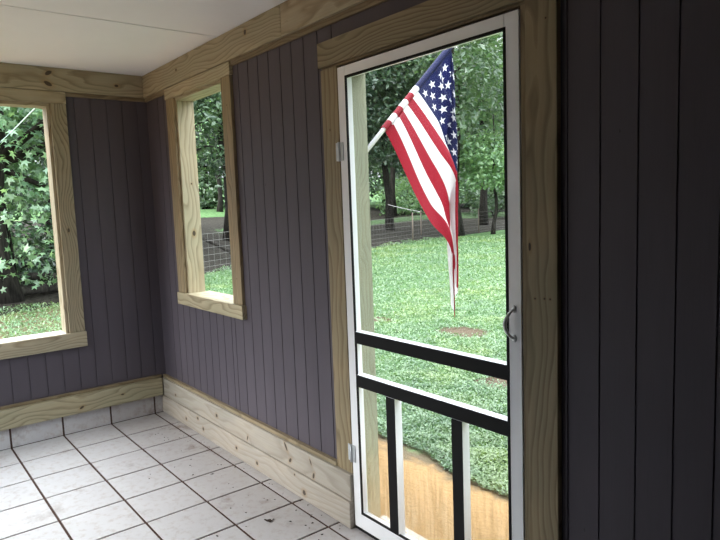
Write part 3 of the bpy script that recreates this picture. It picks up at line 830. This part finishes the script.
props(tube('stake', [(-16.3, 18.45, gz(-16.3, 18.45) - 0.1), (-16.3, 18.45, 1.06)], 0.03, M['post'], None, 8), 'thin stake holding the end of the pale rope', 'stake')
# fallen timber on the wood's floor
def log(pts, rads, label, name='fallen_log'):
    props(tube(name, pts, rads, M['log'], None, 9), label, name.split('_')[-1])
def on(x, y, h): return (x, y, gz(x, y) + h)
log([on(-14.2, 6.6, 0.62), on(-13.3, 6.75, 0.42), on(-12.2, 6.9, 0.18), on(-11.6, 7.0, 0.05)], [0.05, 0.06, 0.07, 0.08], 'grey fallen branch lying downhill outside the narrow window', 'fallen_branch')
log([on(-8.2, -0.9, 0.10), on(-8.6, 0.3, 0.16), on(-9.3, 1.7, 0.10)], [0.09, 0.11, 0.08], 'rotting log across the ground behind the lobed-leaf tree')
log([on(-9.2, -0.6, 0.22), on(-9.5, 0.9, 0.30), on(-9.8, 2.3, 0.15)], [0.07, 0.09, 0.06], 'thinner rotting log farther back, above the other log')
log([on(-8.9, 1.0, 0.04), on(-9.1, 1.5, 0.35), on(-9.35, 2.0, 0.52)], [0.03, 0.028, 0.018], 'bare dead branch poking up beside the logs', 'dead_branch')
props(tube('cord', [(-0.1115, -0.632, 2.197), (-3, -0.305, 2.352), (-6, 0.04, 2.53), (-8.38, 0.25, 2.70)], 0.0045, M['cord'], None, 6), 'pale taut cord running from the house to the lobed-leaf tree', 'cord')

# ------------------------------------------------------------------ bits on the floor
def dead_leaf(x, y, s, a, label, group=None):
    bm = bmesh.new()
    prof = [(1.0, 0.0), (0.45, 0.28), (0.1, 0.5), (-0.35, 0.22), (-0.9, 0.08), (-0.9, -0.05), (-0.3, -0.30), (0.2, -0.42), (0.6, -0.2)]
    ca, sa = math.cos(a), math.sin(a)
    top = []
    for px, py in prof:
        zz = 0.0022 + 0.25 * s * abs(py) + 0.18 * s * px * px
        top.append(bm.verts.new((x + s * (px * ca - py * sa), y + s * (px * sa + py * ca), zz)))
    c = bm.verts.new((x, y, 0.0026))
    for i in range(len(top)): bm.faces.new((c, top[i], top[(i + 1) % len(top)]))
    o = link('dead_leaf', bm, M['deadleaf'])
    md = o.modifiers.new('thick', 'SOLIDIFY'); md.thickness = 0.0012; md.offset = 1
    return props(o, label, 'leaf', None, group)
dead_leaf(1.925, -0.281, 0.026, 0.5, 'curled dark dead leaf on the tile nearest the baseboard corner of the door')
dead_leaf(1.265, -0.252, 0.011, 1.2, 'tiny dark leaf scrap on a tile midway along the baseboard')
dead_leaf(1.20, -0.335, 0.009, 2.2, 'smaller leaf scrap beside the tiny one midway along the baseboard')
dead_leaf(1.885, -0.52, 0.009, 0.2, 'dark crumb of leaf at a grout crossing in front of the curled leaf')
bm = bmesh.new()
for i in range(110):
    x = random.uniform(0.3, 2.25); y = -0.05 - abs(random.gauss(0, 0.16)); s = random.uniform(0.0012, 0.0035)
    if x > 1.9: s *= 1.3
    bmesh.ops.create_icosphere(bm, subdivisions=1, radius=s, matrix=Matrix.Translation((x, y, s * 0.5 + 0.0006)) @ Matrix.Rotation(random.uniform(0, 3), 4, 'Z') @ Matrix.Diagonal((1.5, 0.8, 0.5, 1)))
props(link('debris', bm, M['deadleaf']), 'crumbs of dry dirt scattered along the baseboard', 'debris', 'stuff')

# ------------------------------------------------------------------ light
wd = bpy.data.worlds.new('overcast_sky'); SC.world = wd; wd.use_nodes = True
nt = wd.node_tree; nt.nodes.clear()
bg = nt.nodes.new('ShaderNodeBackground'); wo = nt.nodes.new('ShaderNodeOutputWorld')
tc = nt.nodes.new('ShaderNodeTexCoord'); sx = nt.nodes.new('ShaderNodeSeparateXYZ'); nt.links.new(tc.outputs['Generated'], sx.inputs[0])
mr = nt.nodes.new('ShaderNodeMapRange'); nt.links.new(sx.outputs[2], mr.inputs[0])      # overcast: about three times brighter overhead than at the horizon
mr.inputs[1].default_value = 0.0; mr.inputs[2].default_value = 1.0; mr.inputs[3].default_value = 0.15; mr.inputs[4].default_value = 2.3
nt.links.new(mr.outputs[0], bg.inputs[1])
bg.inputs[0].default_value = (0.87, 0.94, 1.0, 1)
nt.links.new(bg.outputs[0], wo.inputs[0])
def portal(name, loc, rot, sx, sy):
    l = bpy.data.lights.new(name, 'AREA'); l.shape = 'RECTANGLE'; l.size = sx; l.size_y = sy
    l.cycles.is_portal = True
    o = bpy.data.objects.new(name, l); COL.objects.link(o); o.location = loc; o.rotation_euler = rot
sun = bpy.data.lights.new('veiled_sun', 'SUN'); sun.energy = 1.0; sun.angle = math.radians(45); sun.color = (1, 0.98, 0.94)
so = bpy.data.objects.new('veiled_sun', sun); COL.objects.link(so); so.rotation_euler = (math.radians(61), 0, math.radians(-4))

# ------------------------------------------------------------------ camera
cam = bpy.data.cameras.new('camera'); co = bpy.data.objects.new('camera', cam); COL.objects.link(co)
yaw, pit, rol = 0.6703, -0.1065, -0.0375
f = Vector((-math.cos(yaw) * math.cos(pit), math.sin(yaw) * math.cos(pit), math.sin(pit)))
r = f.cross(Vector((0, 0, 1))).normalized(); u = r.cross(f)
c, s = math.cos(rol), math.sin(rol)
r2 = c * r + s * u; u2 = -s * r + c * u
mw = Matrix((r2, u2, -f)).transposed().to_4x4(); mw.translation = (4.3681, -1.6192, 1.4517)
co.matrix_world = mw
cam.sensor_width = 36; cam.lens = 620.27 * 36 / 720; cam.clip_start = 0.05; cam.clip_end = 400
SC.camera = co

SC.view_settings.view_transform = 'Standard'; SC.view_settings.look = 'None'
SC.view_settings.gamma = 1.0; SC.view_settings.use_curve_mapping = False
SC.view_settings.exposure = 2.3
SC.cycles.max_bounces = 12; SC.cycles.diffuse_bounces = 2; SC.cycles.transparent_max_bounces = 16
SC.cycles.use_denoising = True
